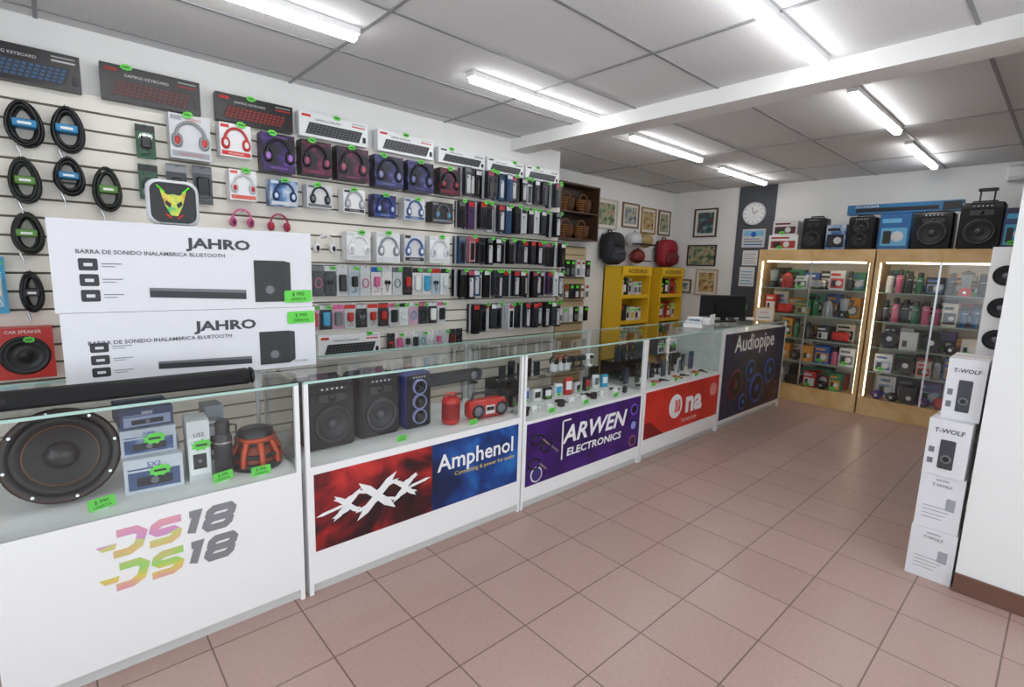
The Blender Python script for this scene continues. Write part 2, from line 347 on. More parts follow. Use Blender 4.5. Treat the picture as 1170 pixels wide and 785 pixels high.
def coil(x,z0,z1,w,c,lab,name="audio_cable_coil"):
    m=B(); h=z1-z0; hook(m,h-.012,.07)
    rr=.0075
    for i in range(8):
        dx=U(-.008,.008); y=-.02-.008*i; k=U(.72,1.0)
        m.tube([(dx+w/2*k*math.cos(a)*(1-.15*math.sin(a)),y+.006*math.sin(3*a+i),h*.5+(h/2-.008)*k*math.sin(a)) for a in [2*PI*j/22 for j in range(22)]],rr,c,6,True)
    m.rbox(-w*.36,w*.36,-.1,-.01,h*.42,h*.58,lab,.006); m.box(-w*.2,w*.2,-.1015,-.1,h*.47,h*.52,WHITE)
    m.cyl((-w*.3,-.05,h*.05),(-w*.22,-.05,-.02),.006,CHROME); m.cyl((-w*.22,-.05,-.02),(-w*.2,-.05,-.045),.0035,CHROME)
    m.done(name,(x,SW,z0))
LB=mat('#2f80b0'); LG=mat('#5a8a3a'); CG=mat('#1e241e')
coil(-.05,1.95,2.18,.125,BLACK,LB); coil(.105,1.95,2.19,.12,BLACK,LB); coil(-.07,1.68,1.91,.105,CG,LG); coil(.095,1.74,1.94,.11,BLACK,LB)
coil(.25,1.67,1.91,.11,CG,LG); coil(-.085,1.43,1.65,.11,CG,LG); coil(-.09,1.13,1.36,.08,BLACK,DGREY)
bl(-.25,-.18,1.14,1.42,CY,WHITE,1)
m=B(); m.box(-.11,.11,-.1,0,0,.26,HR); m.lathe([(.098,0),(.098,.004),(.095,.008),(.085,.01),(.08,.004),(.072,.01),(.064,.004),(.03,.001),(.026,.006),(0,.009)],(0,-.1,.12),(0,-1,0),BLACK,28); m.text("CAR SPEAKER",.022,0,-.102,.232,WHITE); tag(m,.02,-.112,.2,.05,.03)
m.done("boxed_car_speaker",(-.14,SW,.81))
# ------------------------------------------------------------ counters
G=glass(); GE=glass_edge()
CY0,CY1=2.05,2.6
def counter(name,x0,x1,fz):
    m=B(); w=x1-x0; D=CY1-CY0; t=.018; top=.96
    m.box(0,t,0,D,0,fz,WHITE); m.box(w-t,w,0,D,0,fz,WHITE)
    m.box(t,w-t,.0,t,.05,fz,WHITE); m.box(t,w-t,.02,.035,0,.05,mat('#c8c8c6')); m.box(t,w-t,D-t,D,0,fz,WHITE)
    m.box(t,w-t,t,D-t,fz-.02,fz,WHITE)
    for xx in (0,w-t):
        for yy in (0,D-t): m.box(xx,xx+t,yy,yy+t,fz,top-.012,WHITE)
    m.box(t,w-t,.004,.009,fz,top-.012,G); m.box(.004,.009,t,D-t,fz,top-.012,G); m.box(w-.009,w-.004,t,D-t,fz,top-.012,G)
    m.box(0,w,0,D,top-.012,top-.004,G)
    m.box(-.0,w,-.001,.003,top-.013,top-.003,GE); m.box(0,w,D-.003,D+.001,top-.013,top-.003,GE)
    m.box(t,w-t,D-.012,D-.006,fz,top-.012,G)
    return m
def holo():
    m=bpy.data.materials.new("holographic_vinyl"); m.use_nodes=True; nt=m.node_tree; b=nt.nodes["Principled BSDF"]
    tc=nt.nodes.new("ShaderNodeTexCoord"); sx=nt.nodes.new("ShaderNodeSeparateXYZ"); w=nt.nodes.new("ShaderNodeTexNoise"); w.inputs["Scale"].default_value=5
    ad=nt.nodes.new("ShaderNodeMath"); ad.operation='MULTIPLY_ADD'; ad.inputs[1].default_value=3.0
    r=nt.nodes.new("ShaderNodeValToRGB"); r.color_ramp.elements[0].color=(*hexc('#d09ad0'),1); r.color_ramp.elements[1].color=(*hexc('#ccd888'),1)
    for p,c in ((.25,'#e8a8b0'),(.45,'#e8d468'),(.6,'#a4dc78'),(.8,'#e0c488')):
        e=r.color_ramp.elements.new(p); e.color=(*hexc(c),1)
    L=nt.links.new; L(tc.outputs["Object"],sx.inputs[0]); L(tc.outputs["Object"],w.inputs[0]); L(sx.outputs[2],ad.inputs[0]); L(w.outputs[0],ad.inputs[2])
    fr=nt.nodes.new("ShaderNodeMath"); fr.operation='FRACT'; L(ad.outputs[0],fr.inputs[0]); L(fr.outputs[0],r.inputs[0]); L(r.outputs[0],b.inputs["Base Color"]); b.inputs["Roughness"].default_value=.3; b.inputs["Metallic"].default_value=.35
    return m
HOLO=holo(); SLV=mat('#8b8e93',.3,.4)
m=counter("c",-.22,.70,.58)
GL={'D':[(0,1),(.7,1),(1,.78),(1,.22),(.7,0),(.12,0)],'S':[(1,1),(.2,1),(0,.85),(0,.65),(.2,.5),(.8,.5),(1,.35),(1,.15),(.8,0),(0,0)],
 '1':[(0,1),(.5,1),(.5,0)],'8a':[(.5,.5),(.15,.5),(0,.65),(0,.85),(.15,1),(.85,1),(1,.85),(1,.65),(.85,.5),(.5,.5)],'8b':[(.5,.5),(.15,.5),(0,.35),(0,.15),(.15,0),(.85,0),(1,.15),(1,.35),(.85,.5),(.5,.5)]}
for zc in (.445,.325):
    hh=.072
    for ch,xx,ww,mt in (('D',.285,.075,HOLO),('S',.395,.075,HOLO),('1',.495,.05,SLV),('8a',.565,.075,SLV),('8b',.565,.075,SLV)):
        m.ribbon([(xx+a*ww+.022*b_,zc+b_*hh) for a,b_ in GL[ch]],-.0015 if ch!='8b' else -.0018,.0135,mt)
    m.poly([(.265,zc+.02),(.3,zc+.02),(.305,zc+.04),(.25,zc+.04)],-.002,HOLO)
m.done("display_counter",(-.22,CY0,0))
m=counter("c",.72,1.96,.585)
XR=art('red_graphic',['#10060a','#3a0c10','#8e1a1c','#c0302a'],5,'noise',.35,4,.6); AB=art('blue_graphic',['#081230','#0c2250','#123c80','#2468b0'],4,'noise',.35,3,.4)
m.box(.03,.62,-.003,0,.2,.55,XR); m.box(.62,1.21,-.003,0,.2,.55,AB)
def blade(cx,cz,ang,L,t,y):
    c,s_=math.cos(ang),math.sin(ang)
    P=[(L/2,0),(L*.3,t*.9),(.0,t*.8),(-L*.25,t*.9),(-L/2,0),(-L*.3,-t*.9),(0,-t*.8),(L*.25,-t*.9)]
    m.poly([(cx+a*c-b_*s_,cz+a*s_+b_*c) for a,b_ in P],y,WHITE)
for cx,s in ((.175,.75),(.32,1.15),(.465,.75)):
    blade(cx,.375,.75,.24*s,.018*s,-.0045); blade(cx,.375,-.75,.22*s,.018*s,-.0058)
    blade(cx+.035*s,.41,.3,.13*s,.009,-.007); blade(cx-.035*s,.345,.3,.13*s,.009,-.0075)
    blade(cx+.04*s,.35,-.3,.1*s,.007,-.0078); blade(cx-.04*s,.405,-.3,.1*s,.007,-.0079)
blade(.1,.37,.15,.14,.008,-.0085); blade(.54,.38,.15,.14,.008,-.0085)
m.text("Amphenol",.125,.915,-.0045,.40,WHITE,'CENTER',0,.002); m.text("Connecting & power for audio",.034,.97,-.0045,.355,mat('#d8c04a'))
m.done("display_counter",(.72,CY0,0))
m=counter("c",1.97,3.2,.55)
PV=art('purple_graphic',['#240d42','#361460','#481f78'],4,'noise',.35)
m.box(.03,1.2,-.003,0,.14,.53,PV); m.text("ARWEN",.16,.68,-.0045,.345,WHITE,'CENTER',.25,.004,1.15); m.text("ELECTRONICS",.07,.68,-.0045,.255,WHITE,'CENTER',.1,.002,1.3)
m.box(.34,.352,-.0045,-.003,.24,.5,WHITE); m.box(.34,.42,-.0045,-.003,.49,.5,WHITE)
for i,(cx,cz) in enumerate(((.12,.42),(.2,.36),(.1,.27))):
    m.tube([(cx+.05*math.cos(a),-.005,cz+.03*math.sin(a)) for a in [2*PI*k/16 for k in range(16)]],.006,BLACK,5,True); m.cyl((cx+.04,-.006,cz),(cx+.1,-.006,cz-.05),.008,CHROME,n=8)
m.lathe([(.05,0),(.05,.002)],(.12,-.003,.2),(0,-1,0),LGB,20); m.lathe([(.04,0),(.04,.002)],(.12,-.005,.2),(0,-1,0),mat('#3a2a70'),20)
for i in range(3):
    m.lathe([(.045,0),(.045,.002)],(1.12,-.003,.44-.12*i),(0,-1,0),[mat('#6a4ac0'),mat('#20205a'),mat('#904a80')][i],20); m.lathe([(.03,0),(.03,.002)],(1.12,-.005,.44-.12*i),(0,-1,0),[BLACK,mat('#8a8ad0'),DGREY][i],20)
m.done("display_counter",(1.97,CY0,0))
m=counter("c",3.21,4.44,.56)
RR=art('red_sign',['#b01c16','#c4281e','#cc3224'],3,'noise',.35)
m.box(.03,1.2,-.003,0,.17,.54,RR); m.text("na",.26,.76,-.0045,.29,WHITE,'CENTER',0,.01,1.15); m.lathe([(.1,0),(.1,.0012)],(.47,-.003,.365),(0,-1,0),WHITE,28)
for q in (0,1,2): m.tube([(.44+.03*q+.03*math.cos(a),-.006,.365+.06*math.sin(a)) for a in [-1+2*i/8 for i in range(9)]],.006,RED,5)
m.text("TECNOLOGIA",.04,.7,-.0045,.21,WHITE); m.lathe([(.06,0),(.06,.002)],(1.1,-.003,.42),(0,-1,0),mat('#d88a88'),20); m.poly([(.03,.17),(.3,.17),(.1,.3),(.03,.3)],-.0045,mat('#7a1210'))
m.done("display_counter",(3.21,CY0,0))
m=counter("c",4.45,5.9,.9)
AD=art('dark_speaker_graphic',['#0a0a12','#0e1022','#16224e','#221028','#0a0a12'],3,'noise',.35,3,.5)
m.box(.02,1.42,-.003,0,.09,.9,AD); m.text("Audiopipe",.22,.68,-.0045,.72,WHITE,'CENTER',0,.004)
for cx,cz,r,c in ((.3,.4,.15,'#6a1a2c'),(.62,.5,.11,'#2b5ab0'),(.8,.3,.15,'#2b4ca0'),(1.1,.45,.13,'#2b5ab0'),(1.22,.22,.11,'#6a1a30'),(.5,.2,.08,'#3a6ac0')):
    m.lathe([(r,0),(r,.002),(r*.86,.004),(r*.8,.002),(r*.35,.0015),(r*.3,.004),(0,.006)],(cx,-.003,cz),(0,-1,0),mat(c,.35),28); m.lathe([(r*.84,.0),(r*.84,.0045)],(cx,-.003,cz),(0,-1,0),mat('#15151c',.4),28); m.lathe([(r*.3,.003),(r*.25,.007),(0,.009)],(cx,-.003,cz),(0,-1,0),mat(c,.3),20)
m.done("display_counter",(4.45,CY0,0))
# ------------------------------------------------------------ soundbar boxes on counter 1
CART=mat('#d9d9dd',.35,0,0,.015)
def bar_box(z0,h,dx,tag_):
    m=B(); w=.9; m.box(-w/2,w/2,-.28,0,0,h,CART); y=-.2805
    m.text("JAHRO",.055,.08,y-.001,h-.085,mat('#3a3a40'),'CENTER',0,.002,1.35); m.text("BARRA DE SONIDO INALAMBRICA BLUETOOTH",.021,-.38,y-.001,h-.12,mat('#4a4a50'),'LEFT',0,.0003,1.05)
    m.poly([(-.17,h*.16),(.17,h*.12),(.17,h*.24),(-.17,h*.27)],y-.002,DGREY); m.poly([(-.17,h*.24),(.17,h*.2),(.17,h*.24),(-.17,h*.27)],y-.0027,GREY,.0005)
    m.box(.205,.33,y-.003,y,h*.08,h*.62,BLACK); m.poly([(.33,h*.08),(.355,h*.13),(.355,h*.6),(.33,h*.62)],y-.003,DGREY); m.lathe([(.03,0),(.03,.002)],(.265,y-.003,h*.24),(0,-1,0),DGREY,20); m.lathe([(.018,0),(.018,.002)],(.265,y-.005,h*.24),(0,-1,0),GREY,16)
    for i in range(3):
        m.rbox(-.375,-.32,y-.001,y,h*(.12+.17*i),h*(.25+.17*i),DGREY,.006,.0002); m.box(-.36,-.335,y-.0015,y-.001,h*(.165+.17*i),h*(.2+.17*i),LGB)
        m.box(-.31,-.25,y-.001,y,h*(.19+.17*i),h*(.2+.17*i),GREY); m.box(-.31,-.27,y-.001,y,h*(.16+.17*i),h*(.168+.17*i),GREY)
    m.box(-w/2,w/2,-.28,0,h,h+.0005,mat('#cbc9c4')); m.box(-w/2,w/2,-.165,-.115,h+.0005,h+.001,mat('#c8b48a'))
    m.text("CH-3200",.016,.38,y-.001,.02,GREY)
    for tt in tag_: tagcard(m,tt[0],y-.006,h+tt[1],.12,.055,tt[2])
    m.done("soundbar_box",(.46+dx,2.68,z0),-.03)
bar_box(.957,.275,.0,[(.385,-.045,.03)]); bar_box(1.234,.335,-.01,[(.385,-.285,.03)])
m=B(); m.rbox(-.09,.09,-.03,0,0,.18,LGB,.04); m.rbox(-.078,.078,-.033,-.03,.012,.168,BLACK,.034,.001); m.poly([(-.045,.14),(-.02,.12),(0,.125),(.02,.12),(.045,.14),(.03,.08),(.012,.04),(-.012,.04),(-.03,.08)],-.035,art('alien',['#3ab85a','#d8d04a','#c0523a'],20,'noise'))
for sg in (-1,1):
    m.poly([(sg*.008,.085),(sg*.026,.1),(sg*.03,.085),(sg*.014,.07)],-.037,BLACK); m.cyl((sg*.03,-.036,.13),(sg*.055,-.036,.155),.003,GREEN,n=6)
    m.cyl((sg*.01,-.036,.03),(sg*.03,-.036,.045),.004,HR,n=6)
m.box(-.05,.05,-.03,.02,0,.006,BLACK); m.done("led_alien_lamp",(.38,2.5,1.5695),0)
m=B(); m.rbox(-.04,.04,-.36,.36,0,.06,BLACKM,.028,.01); m.rbox(-.042,.042,-.37,-.36,0,.062,BLACK,.028,.003); m.rbox(-.042,.042,.36,.37,0,.062,BLACK,.028,.003); m.box(-.02,.02,-.3,-.2,.0,.003,GREY); m.box(-.043,-.041,-.33,.33,.015,.05,mat('#1a1a1c',.9))
m.tube([(0,.36,.01),(.06,.42,.006),(.16,.4,.006),(.2,.3,.006)],.004,BLACK,6)
m.done("soundbar",(.19,2.17,.957),PI/2-.02)
# ------------------------------------------------------------ items in counter 1
def driver(m,c,ax,R,cone,ring,cap,n=32,k=1.0):
    m.ring([(R,0),(R,.012*k),(R*.94,.018*k),(R*.86,.016*k),(R*.82,.010*k)],c,ax,ring,n)
    m.ring([(R*.82,.010*k),(R*.76,.017*k),(R*.70,.012*k),(R*.64,.009*k),(R*.28,.002*k)],c,ax,cone,n); m.ring([(R*.3,.002*k),(R*.26,.011*k),(R*.14,.017*k),(0.0001,.019*k)],c,ax,cap,n)
m=B(); driver(m,(0,0,.0),(0,-1,0),.165,mat('#101012',.55),BLACK,mat('#1d1d20',.3),40,2.0)
m.ring([(.1,.014),(.1,.02),(.104,.02),(.104,.014)],(0,-.004,0),(0,-1,0),mat('#6e4426',.4,.3),32); m.ring([(.158,.03),(.158,.036),(.153,.037),(.152,.03)],(0,0,0),(0,-1,0),mat('#4a3426',.4,.3),36)
for i in range(8): a=2*PI*i/8+.2; m.cyl((.15*math.cos(a),-.03,.15*math.sin(a)),(.15*math.cos(a),-.04,.15*math.sin(a)),.005,CHROME,n=8)
m.lathe([(.155,0),(.12,-.07),(.08,-.08),(.08,-.12)],(0,0,0),(0,-1,0),BLACK,28)
m.done("subwoofer",(-.03,2.3,.748),0,-.22)
AMPB=art('amp_box',['#1c2a50','#3a5080','#9fa9bc','#d8dce2'],7,'noise',.35)
def boxed(nm,x0,x1,y,z0,h,d,base,pan,txt,tc=WHITE,rz=0.0,tg=True):
    w=x1-x0; m=B(); m.box(-w/2,w/2,0,d,0,h,base); m.box(-w*.44,w*.44,-.001,0,h*.1,h*.62,pan); m.box(-w*.44,w*.1,-.001,0,h*.68,h*.72,pan)
    m.text(txt,min(h*.2,w*.3),0,-.0016,h*.74,tc); m.box(-w*.3,w*.3,-.003,-.001,h*.2,h*.45,DGREY); m.lathe([(min(w,h)*.1,0),(min(w,h)*.1,.002)],(0,-.003,h*.33),(0,-1,0),GREY,14)
    if tg: tag(m,w*.1,-.006,h*.6,.075,.04,.1)
    return m.done(nm,((x0+x1)/2,y,z0),rz)
boxed("car_amplifier_box",.13,.31,2.2,.581,.13,.26,mat('#c4cad2'),mat('#46587e'),"5X2",mat('#24439a'),-.08)
boxed("car_amplifier_box",.13,.3,2.24,.712,.1,.22,mat('#aeb6c0'),AMPB,"AMP",mat('#24439a'),-.04)
boxed("car_amplifier_box",.135,.3,2.26,.813,.07,.2,mat('#3a4460'),mat('#8a95b0'),"500W",WHITE,.05,False)
boxed("thermos_box",.33,.405,2.2,.581,.24,.12,LGB,WHITEG,"USS",DGREY,-.05)
boxed("thermos_box",.43,.5,2.4,.581,.24,.1,mat('#8a9098'),LGB,"MUG",DGREY,.05,False)
def thermos(x,y,z,h,r,c,cap=BLACK,nm="thermos",band=CHROME):
    m=B(); m.lathe([(r*.9,0),(r,.006),(r,h*.68),(r*.92,h*.72),(r*.8,h*.76)],(0,0,0),(0,0,1),c,20); m.lathe([(r*.8,h*.76),(r*.82,h*.95),(r*.6,h),(0,h)],(0,0,0),(0,0,1),cap,20); m.lathe([(r*1.01,h*.6),(r*1.01,h*.63)],(0,0,0),(0,0,1),band,20)
    m.tube([(r*.8,0,h*.9),(r*1.5,0,h*.88),(r*1.5,0,h*.5),(r,0,h*.45)],r*.1,cap,6); return m.done(nm,(x,y,z))
thermos(.45,2.2,.581,.23,.033,mat('#2a2b30',.3))
m=B(); OR=mat('#b8431c',.35,.3)
m.lathe([(.0,.0),(.095,0),(.1,.01),(.1,.02),(.085,.03)],(0,0,0),(0,0,1),BLACK,32); m.lathe([(.07,.1),(.07,.15),(.062,.16),(0,.16)],(0,0,0),(0,0,1),BLACK,28)
for i in range(8):
    a=2*PI*i/8; c,s_=math.cos(a),math.sin(a); m.tube([(c*.095,s_*.095,.02),(c*.088,s_*.088,.07),(c*.066,s_*.066,.115)],.013,OR,8)
m.lathe([(.085,.015),(.08,.06),(.055,.1)],(0,0,0),(0,0,1),mat('#8a3418',.4),24); m.lathe([(.072,.112),(.08,.118),(.08,.13),(.072,.134)],(0,0,0),(0,0,1),OR,28); m.lathe([(.09,.05),(.096,.055),(.094,.065),(.086,.066)],(0,0,0),(0,0,1),BLACK,28); m.done("orange_car_woofer",(.58,2.24,.581))
def shelf_tag(x,y,z,rz=0.0,s=1.0):
    m=B(); tagcard(m,0,0,.016*s+.002,.055*s,.03*s,.06); m.box(-.02,.02,.001,.015,.0,.003,WHITE); m.done("price_tag",(x,y,z),rz)
shelf_tag(.06,2.13,.581,.2,1.4); shelf_tag(.56,2.1,.581,-.1,1.3); shelf_tag(.43,2.13,.581,.1,1.3)
# ------------------------------------------------------------ items in counter 2
def party(x0,x1,y,z0,h,d,nm,body,two=True,ring=GREY,lay=2,handle=True,rz=0.0):
    w=x1-x0; m=B(); m.rbox(-w/2,w/2,0,d,0,h,body,.02)
    m.rbox(-w*.45,w*.45,-.004,0,h*.03,h*.88 if handle else h*.97,mat('#1d1d20',.8),.012,.002)
    n=lay; R=min(w*.38,h*.9/(2.2*n))
    for i in range(n):
        zc=h*.06+R*1.15+i*(h*.8/n); driver(m,(0,-.004,zc),(0,-1,0),R,mat('#222226',.5),ring,mat('#3c3e44',.3),24)
    if n==1: m.rbox(-w*.28,w*.28,-.008,-.003,h*.72,h*.84,mat('#2c2d31',.4),.01,.001); m.ring([(.02,0),(.016,.006),(.0001,.008)],(0,-.006,h*.78),(0,-1,0),BLACK,16)
    if handle: m.rbox(-w*.3,w*.3,-.006,0,h*.9,h*.95,DGREY,.005,.002); m.tube([(-w*.3,d*.5,h-.002),(-w*.28,d*.5,h+.02),(w*.28,d*.5,h+.02),(w*.3,d*.5,h-.002)],.008,body,6)
    for i in range(5): m.cyl((-w*.2+i*w*.1,-.004,h*.92),(-w*.2+i*w*.1,-.009,h*.92),w*.02,LGB,n=8)
    return m.done(nm,((x0+x1)/2,y,z0),rz)
party(.79,1.02,2.22,.586,.31,.2,"party_speaker",BLACK,lay=1,ring=DGREY)
party(1.05,1.27,2.24,.586,.31,.2,"party_speaker",mat('#202024',.5),lay=1,ring=mat('#3a3d45'))
party(1.3,1.46,2.24,.586,.3,.16,"tower_speaker",mat('#2c3470',.4),lay=3,ring=mat('#8a90c0'),handle=False)
m=B(); m.rbox(-.27,.27,0,.07,0,.07,BLACKM,.03); m.rbox(-.25,.25,-.003,0,.01,.06,mat('#26272b',.8),.02,.001)
for sg in (-1,1): m.lathe([(.026,0),(.026,.003),(.01,.005)],(sg*.19,-.003,.035),(0,-1,0),GREY,18)
m.done("bluetooth_soundbar",(1.68,2.4,.7455),0)
m=B(); m.box(-.2,.2,0,.16,.15,.16,G);[m.cyl((a,c,0),(a,c,.15),.008,CHROME,n=8) for a in (-.18,.18) for c in (.02,.14)]; m.done("glass_riser",(1.68,2.37,.5855))
m=B(); m.lathe([(.03,0),(.048,.01),(.05,.02),(.05,.13),(.044,.145),(.03,.15),(0,.15)],(0,0,0),(0,0,1),HR,24); m.lathe([(.0505,.03),(.0505,.12)],(0,0,0),(0,0,1),mat('#8e1a20',.9),24); m.tube([(.05,0,.12),(.075,0,.13),(.075,0,.16),(.03,0,.155)],.004,BLACK,6); m.tube([(-.03,0,.15),(-.03,0,.17),(.03,0,.17),(.03,0,.15)],.006,HR,6); m.done("portable_speaker",(1.56,2.2,.586))
m=B(); m.rbox(-.13,.13,0,.09,0,.11,HR,.035); 
for sg in (-1,1): m.lathe([(.04,0),(.04,.006),(.034,.008),(.03,.002),(.0,.0)],(sg*.08,0,.052),(0,-1,0),BLACK,24); m.lathe([(.03,.0),(.02,.006),(0,.008)],(sg*.08,0,.052),(0,-1,0),GREY,18)
m.box(-.03,.03,-.004,0,.03,.08,LGB); m.box(-.025,.025,-.005,-.004,.05,.07,BLACK); m.tube([(-.1,.045,.1),(-.09,.045,.145),(.09,.045,.145),(.1,.045,.1)],.008,BLACK,6); m.cyl((.1,.08,.1),(.0,.08,.17),.002,CHROME,n=6); m.done("radio_boombox",(1.79,2.14,.586),-.08)
for x in (1.2,1.64): shelf_tag(x,2.1,.586)
# ------------------------------------------------------------ counters 3 and 4 contents
def plug(x,y,z,c,rz):
    m=B(); m.rbox(-.022,.022,0,.028,0,.045,c,.006); m.cyl((-.008,.028,.03),(-.008,.045,.03),.002,CHROME,n=6); m.cyl((.008,.028,.03),(.008,.045,.03),.002,CHROME,n=6); m.box(-.008,.008,-.001,0,.01,.016,BLACK); m.done("wall_charger",(x,y,z),rz)
def wire(x,y,z,c,r,rz=0):
    m=B(); P=[]
    for i in range(40):
        a=2*PI*i/13; P.append(((r+.004*math.sin(i))*math.cos(a),(r*.8)*math.sin(a),.004+.004*(i/13)))
    P+= [(r*1.4,0,.004),(r*1.7,r*.3,.004)]; m.tube(P,.0032,c,5); m.box(r*1.7-.004,r*1.7+.018,r*.3-.005,r*.3+.005,.001,.009,c); m.cyl((-r,0,.0),(-r,0,.006),.005,c,n=6); m.done("usb_cable",(x,y,z),rz)
def gadget(x,y,z,w,h,c,rz,scr=BLACK,nm="smartphone"):
    m=B(); m.rbox(-w/2,w/2,0,.009,0,h,c,.008,.001); m.rbox(-w*.45,w*.45,-.001,0,h*.05,h*.95,scr,.005,.0004); m.box(-w*.3,w*.3,.01,.045,0,.008,WHITE); m.cyl((0,.04,.005),(0,.009,h*.5),.003,WHITE,n=6); m.done(nm,(x,y,z),rz)
def minibox(x,y,z,w,h,c,c2,rz,nm="charger_box"):
    m=B(); m.rbox(-w/2,w/2,0,.03,0,h,c,.003); m.box(-w*.4,w*.4,-.001,0,h*.3,h*.8,c2); 
    if random.random()<.5: tag(m,0,-.003,h*.2,.04,.02)
    m.done(nm,(x,y,z),rz)
def watch(x,y,z,c,rz):
    m=B(); m.lathe([(.028,0),(.03,.004),(.03,.06),(.026,.064)],(0,0,0),(0,0,1),LGB,16); m.ring([(.03,-.011),(.033,-.011),(.033,.011),(.03,.011)],(0,0,.075),(0,1,0),c,20); m.rbox(-.018,.018,-.042,-.032,.058,.094,BLACK,.006,.002); m.done("smart_watch",(x,y,z),rz)
def dash(x,y,z,c,rz):
    # phone holder / dash camera on round foot
    m=B(); m.lathe([(.03,0),(.03,.006),(.01,.01),(.008,.05)],(0,0,0),(0,0,1),c,16); m.rbox(-.04,.04,-.012,.012,.05,.09,c,.01,.003); m.ring([(.016,0),(.015,.012),(.0001,.008)],(.015,-.012,.07),(0,-1,0),DGREY,16); m.done("phone_holder",(x,y,z),rz)
for i in range(10): plug(2.06+i*.115+U(-.015,.015),2.12+U(0,.04),.551,WHITE if i%3 else BLACK,U(-.5,.5))
for i in range(11): wire(2.07+i*.1,2.225+U(-.008,.01),.551,WHITE if i%3!=1 else BLACK,.026,U(0,6))
for i in range(11): minibox(2.05+i*.105,2.33,.551,U(.045,.065),U(.07,.13),[WHITE,BLACK,LGB,WHITE,DGREY,WHITE,HR,LGB,BLACK,WHITE,CY][i],[GREY,GREY,BLUE,DGREY,WHITE,CY,WHITE,BLACK,HR,GREY,WHITE][i],U(-.3,.3))
def riser(x,y,w,z,h,nm="acrylic_riser"):
    m=B(); m.box(-w/2,w/2,0,.16,h-.005,h,G); m.box(-w/2,w/2,0,.004,0,h,G); m.box(-w/2,w/2,.156,.16,0,h,G); m.done(nm,(x,y,z))
riser(2.3,2.4,.42,.551,.15); riser(2.85,2.4,.5,.551,.15)
for i in range(5): gadget(2.13+i*.08,2.43,.702,.055,.1+.03*(i%2),BLACK if i%2 else DGREY,U(-.2,.2),mat('#20262e',.15),"wireless_charger")
for i in range(3): watch(2.66+i*.07,2.47,.702,[BLACK,HR,BLACK][i],U(-.4,.4))
for i in range(3): dash(2.88+i*.09,2.47,.702,[BLACK,DGREY,WHITE][i],U(-.4,.4))
for i in range(3): shelf_tag(2.25+i*.33,2.085,.551)
for i in range(9): gadget(3.29+i*.128,2.25+U(0,.04),.561,.065,.13+.02*(i%3),[BLACK,DGREY,LGB,BLACK,DGREY,BLACK,WHITE,BLACK,GREY][i],U(-.3,.3),[mat('#2f4a6a',.15),mat('#16181c',.1)][i%2])
for i in range(10): wire(3.3+i*.11,2.16,.561,[BLACK,WHITE,HR][i%3],.024,U(0,6))
for i in range(4): dash(3.36+i*.25,2.35,.561,BLACK,U(-.3,.3))
riser(3.55,2.4,.45,.561,.14); riser(4.1,2.4,.45,.561,.14)
for i in range(5): gadget(3.38+i*.085,2.43,.702,.06,.14,BLACK,U(-.3,.3),mat('#33404e',.15))
boxed("camera_box",3.95,4.08,2.42,.702,.15,.08,DGREY,LGB,"CAM",WHITE); boxed("router_box",4.14,4.28,2.42,.702,.12,.08,WHITEG,GREY,"WIFI",BLUE)
for i in range(3): shelf_tag(3.4+i*.33,2.09,.561)
# ------------------------------------------------------------ on top of counters 4/5
m=B(); m.rbox(-.25,.25,0,.03,.04,.27,BLACK,.02); m.rbox(-.235,.235,-.003,0,.055,.255,mat('#30343a',.15),.004,.001); m.rbox(-.09,.09,.03,.055,.09,.2,BLACK,.01); m.box(-.025,.025,.03,.045,.005,.12,BLACK); m.rbox(-.11,.11,-.05,.11,0,.012,BLACK,.005); m.done("computer_monitor",(5.08,2.4,.957),PI-.6)
m=B(); m.box(-.1,.1,-.08,.08,0,.03,WHITE); m.poly([(-.09,.03),(.09,.03),(.09,.05),(-.09,.06)],-.07,LGB,.14); m.box(-.06,.03,-.05,.04,.06,.065,mat('#4a6a90')); m.rbox(.04,.09,-.07,.07,.05,.085,WHITE,.012); m.done("desk_telephone",(4.3,2.28,.957),.4)
m=B(); m.rbox(-.09,.09,-.06,.06,0,.07,WHITE,.012); m.box(-.07,.07,-.065,-.055,.05,.1,WHITE); m.box(-.05,.05,-.04,.03,.07,.075,GREY); m.done("receipt_printer",(4.6,2.32,.957),.2)
m=B(); m.box(-.1,.1,-.004,.004,0,.15,WOOD); m.box(-.085,.085,-.005,-.004,.015,.135,mat('#d8d4cc')); m.text("AVISO",.03,0,-.006,.09,RED); m.box(-.06,.06,-.006,-.005,.04,.05,GREY); m.box(-.03,.03,0,.06,0,.005,WOOD); m.done("counter_notice_frame",(5.5,2.14,.957),RX+.8)
m=B(); m.lathe([(.04,0),(.035,.01),(.035,.09),(.04,.1)],(0,0,0),(0,0,1),BLACK,16)
for i in range(5): m.cyl((.01*math.cos(i),.01*math.sin(i),.02),(.03*math.cos(i*1.3),.03*math.sin(i*1.3),.16),.004,[RED,BLUE,BLACK,YEL,GREEN][i],n=6)
m.done("pen_holder",(5.35,2.3,.957))
m=B(); m.box(-.15,.15,-.1,.1,0,.006,WHITE); m.box(-.12,.12,-.08,.08,.006,.008,LGB); m.done("paper_stack",(5.7,2.4,.957),.2)
